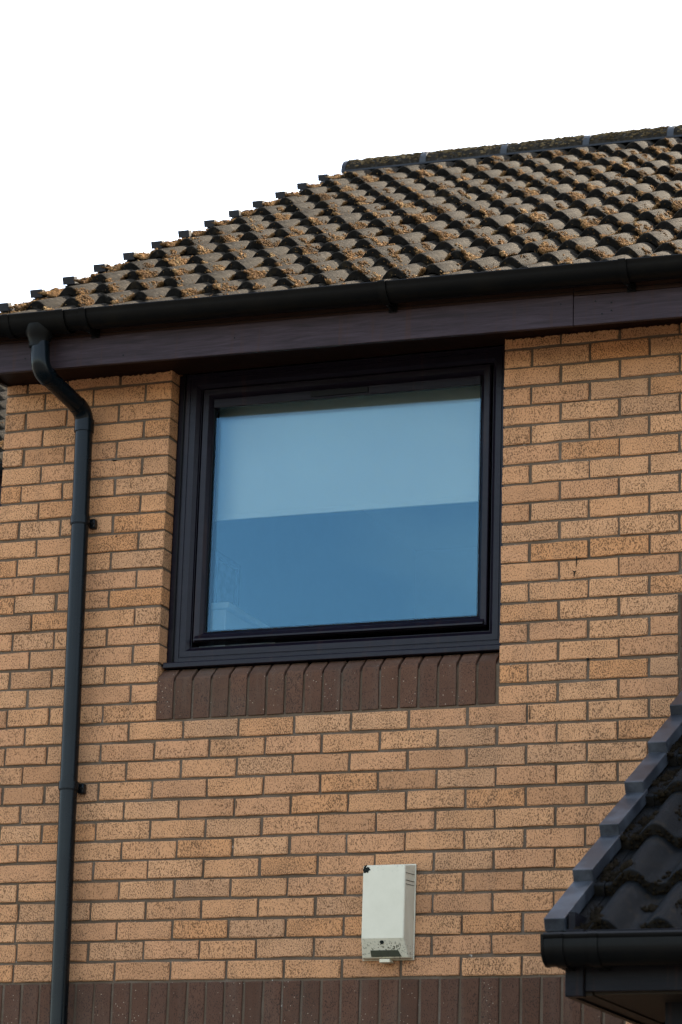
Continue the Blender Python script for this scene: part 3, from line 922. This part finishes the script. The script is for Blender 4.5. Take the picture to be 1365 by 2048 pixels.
# ------------------------------------------------------------------ extension with the lower roof
ext = empty('extension', (1.9, -1.1, GZ)); tag(ext, 'lower extension with dark tiled roof in the bottom corner', 'extension')
def into(o, parent):
    o.parent = parent; o.matrix_parent_inverse = Matrix.Translation(ext.location).inverted() if parent is ext else Matrix.Identity(4); return o
EX = .905
EP, EL = 32.8, 5.9
EDY, EDZ = .2652, .1710
def elip(r_): return -2.372 + EDY * r_, -1.111 + EDZ * r_      # top front edge of the verge cap
into(MB().box(1.178, 3.8, -2.15, -.002, GZ, -1.20).build('wall', M['black_board']), ext)
eroof = MB()
(ya, za), (yb, zb) = elip(0), elip(9)
eroof.add([(EX + .03, ya + .03, za - .085), (4.0, ya + .03, za - .085), (4.0, -.003, za - .085 - ya * EDZ / EDY), (EX + .03, -.003, za - .085 - ya * EDZ / EDY)], [(0,1,2,3)])
eroof = into(eroof.build('roof', M['lead']), ext)
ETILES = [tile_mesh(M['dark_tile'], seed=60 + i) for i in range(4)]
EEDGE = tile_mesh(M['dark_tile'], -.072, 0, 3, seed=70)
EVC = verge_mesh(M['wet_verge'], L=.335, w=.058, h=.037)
es = Clumps()
EX0 = EX + .098 - .0
far = []
for r_ in range(9):
    y, z = elip(r_)
    zt = z - .004 - ROLL_H
    for cidx in range(9):
        x = EX0 - .012 + 2 * P2 * cidx
        mx = roof_frame(x, y + .012, zt, EP) @ Matrix.Translation((0, random.gauss(0, .003), random.gauss(0, .001)))
        if cidx < 2 and r_ < 5 and not (cidx == 1 and r_ > 1):
            o = into(obj('roof_tile', random.choice(ETILES)), eroof); o.matrix_basis = mx
        else: far.append((random.choice(ETILES), mx))
        if cidx < 2:
            moss_tile(es, mx, 45 * rng.uniform(.5, 1.3), .0, .06, .02, .26, roll_np, 1.3)
            moss_tile(es, mx, 16 * rng.uniform(.3, 1.3), .11, .19, 0, .2, roll_np, 1.4)
            moss_tile(es, mx, 22 * rng.uniform(.3, 1.3), .245, .31, 0, .28, roll_np, 1.3)
            lip_growth(es, mx, 90, (.003, .006), -.005)
    o = into(obj('roof_tile', EEDGE), eroof); o.matrix_basis = roof_frame(EX0 - .0125, y + .012, zt - .002, EP)
    mx = roof_frame(EX0, y + .012, zt, EP)
    moss_tile(es, mx, 110, -.045, .03, 0, .28, roll_np, 1.3)
    if r_ == 0: moss_tile(es, mx, 150, -.05, .05, -.004, .04, roll_np, 1.5)
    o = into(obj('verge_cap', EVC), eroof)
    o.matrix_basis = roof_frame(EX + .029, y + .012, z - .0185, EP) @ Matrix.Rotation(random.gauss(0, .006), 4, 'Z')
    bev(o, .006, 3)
if r_:
    tag(into(obj('moss', es.mesh('moss', M['dark_moss'])), eroof), kind='stuff')
join('far_tiles', far, M['dark_tile'], eroof)
for o in eroof.children: o.matrix_parent_inverse = Matrix.Identity(4)
# fascia, boxed end and slatted soffit
ef = into(MB().box(1.0215, 3.9, -2.380, -2.362, -1.3120, -1.150).build('fascia', M['black_board'], bevel=.002), ext)
into(MB().box(.970, 1.0200, -2.392, -2.362, -1.3270, -1.150).build('box_end', M['black_board'], bevel=.003), ext)
into(MB().box(.970, .988, -2.3615, -.004, -1.3270, -1.10).build('side_board', M['black_board']), ext)
esf = into(MB().box(.9885, 1.1775, -2.3615, -.004, -1.3090, -1.3030).box(1.178, 3.8, -2.3615, -2.1505, -1.3090, -1.3030).build('soffit', M['rubber']), ext)
for i in range(24):
    y = -2.352 + .0285 * i
    o = MB().box(1.040, 1.1765 if y > -2.16 else 3.75, y, y + .022, -1.3180, -1.3092).build('slat', M['black_soffit']); o.parent = esf; o.matrix_parent_inverse = Matrix.Identity(4)
o = MB().box(.9885, 1.036, -2.361, -.006, -1.3210, -1.3092).build('edge_trim', M['black_soffit']); o.parent = esf

eg = empty('extension_gutter', (.94, -2.452, -1.18)); tag(eg, 'short black gutter with stop end under dark lower roof', 'gutter')
def egz(x): return -1.182
def egp(m, name, **kw):
    o = m.build(name, M['gutter'], None, smooth=True, **kw); o.parent = eg; o.matrix_parent_inverse = Matrix.Translation(eg.location).inverted(); return o
EYC = -2.452
def deep(x0, x1, r0, name, th=.003):
    m = MB(); prof = [(-r0 - .002, .006), (-r0 - .005, .003), (-r0 - .004, -.004), (-r0, -.008), (-r0, -.026)]
    prof += [(-math.cos(R(a)) * r0, -.026 - math.sin(R(a)) * r0 * .86) for a in range(12, 181, 12)] + [(r0, .004)]
    inn = [(y * .94, z + .003) for y, z in prof][::-1]; P = prof + inn; k = len(P)
    for x in (x0, x1):
        for (y, z) in P: m.v.append((x, EYC + y, egz(x) + z))
    for i in range(k): m.f.append((i, (i+1) % k, k + (i+1) % k, k + i))
    for i in range(len(prof) - 1):
        m.f.append((i, i + 1, k - 2 - i, k - 1 - i)); m.f.append((k + i + 1, k + i, 2*k - 1 - i, 2*k - 2 - i))
    return egp(m, name)
deep(.945, 3.95, .056, 'channel')
def disc(x0, x1, r0, name):
    m = MB(); prof = [(-r0 - .003, .004), (-r0, -.026)] + [(-math.cos(R(a)) * r0, -.026 - math.sin(R(a)) * r0 * .86) for a in range(12, 181, 12)] + [(r0, .004)]
    k = len(prof)
    for x in (x0, x1):
        for (y, z) in prof: m.v.append((x, EYC + y, egz(x) + z))
    m.f += [tuple(range(k))[::-1], tuple(range(k, 2*k))] + [(i, (i+1) % k, k + (i+1) % k, k + i) for i in range(k)]
    return egp(m, name)
disc(.938, .9445, .058, 'stop_end')
for x in (.985, 1.078, 1.9, 2.8):
    deep(x - .013, x + .013, .0605, 'bracket')
    egp(MB().box(x - .013, x + .013, EYC + .02, -2.381, egz(x) - .078, egz(x) - .02), 'bracket_arm')

# white feather lying on a lower roof tile
y, z = elip(1)
fx = roof_frame(EX0 - .012, y + .012, z - .004 - ROLL_H, EP)
fm = MB(); n = 10
for i in range(n + 1):
    t_ = i / n; w = .007 * math.sin(math.pi * (t_ * .85 + .1)) ** .7
    cx, cy, cz = .242 + .036 * t_, .060 - .026 * math.sin(t_ * 2.2) , roll(.242 + .036 * t_) + .006 + .006 * math.sin(t_ * 3)
    for s in (-1, 1): fm.v += [(cx, cy + s * w, cz), (cx, cy + s * w * .9, cz + .0012)]
for i in range(n):
    a, b = 4 * i, 4 * (i + 1)
    fm.f += [(a, b, b + 2, a + 2), (a + 1, a + 3, b + 3, b + 1), (a, a + 1, b + 1, b), (a + 2, b + 2, b + 3, a + 3)]
fo = fm.build('feather', M['feather']); fo.matrix_world = fx
tag(fo, 'curled white feather lying on a dark lower roof tile', 'feather')

# ------------------------------------------------------------------ neighbouring house past the left corner
nb = empty('neighbour_house', (-6, 6, GZ)); tag(nb, 'neighbouring house roof glimpsed past the left brick corner', 'house')
def nin(o, parent=nb):
    o.parent = parent; o.matrix_parent_inverse = Matrix.Translation(nb.location).inverted() if parent is nb else Matrix.Identity(4); return o
NY, NZ = 2.93, 2.055
nin(MB().box(-9, -3.0, 3.2, 9.6, GZ, NZ - .02).build('wall', M['render']))
nroof = nin(MB().add([(-9, NY + .03, NZ - .05), (-2.9, NY + .03, NZ - .05), (-2.9, NY + 3.4, NZ - .05 + 3.4 * .5605), (-9, NY + 3.4, NZ - .05 + 3.4 * .5605), (-9, NY + 6.8, NZ - .05), (-2.9, NY + 6.8, NZ - .05)], [(0,1,2,3), (3,2,5,4)]).build('roof', M['lead']))
items = []; ns = Clumps()
for r_ in range(12):
    for cidx in range(9):
        mx = roof_frame(-5.9 + 2 * P2 * cidx, NY + DY * r_, NZ + DZ * r_, PITCH)
        items.append((random.choice(TILES), mx))
        moss_tile(ns, mx, 60, .246, .312, 0, .30, roll_np, 1.0)
join('roof_tiles', items, M['tile'], nroof)
tag(nin(obj('moss', ns.mesh('moss', M['moss'])), nroof), kind='stuff')
nin(MB().box(-9, -2.95, 3.05, 3.07, NZ - .22, NZ - .03).build('fascia', M['fascia']))
o = gutter_run(-9, -2.9, .058, zf=lambda x: NZ - .012, yc=NY + .045).build('gutter', M['pipe'], None, smooth=True); nin(o)

scene.render.film_transparent = False
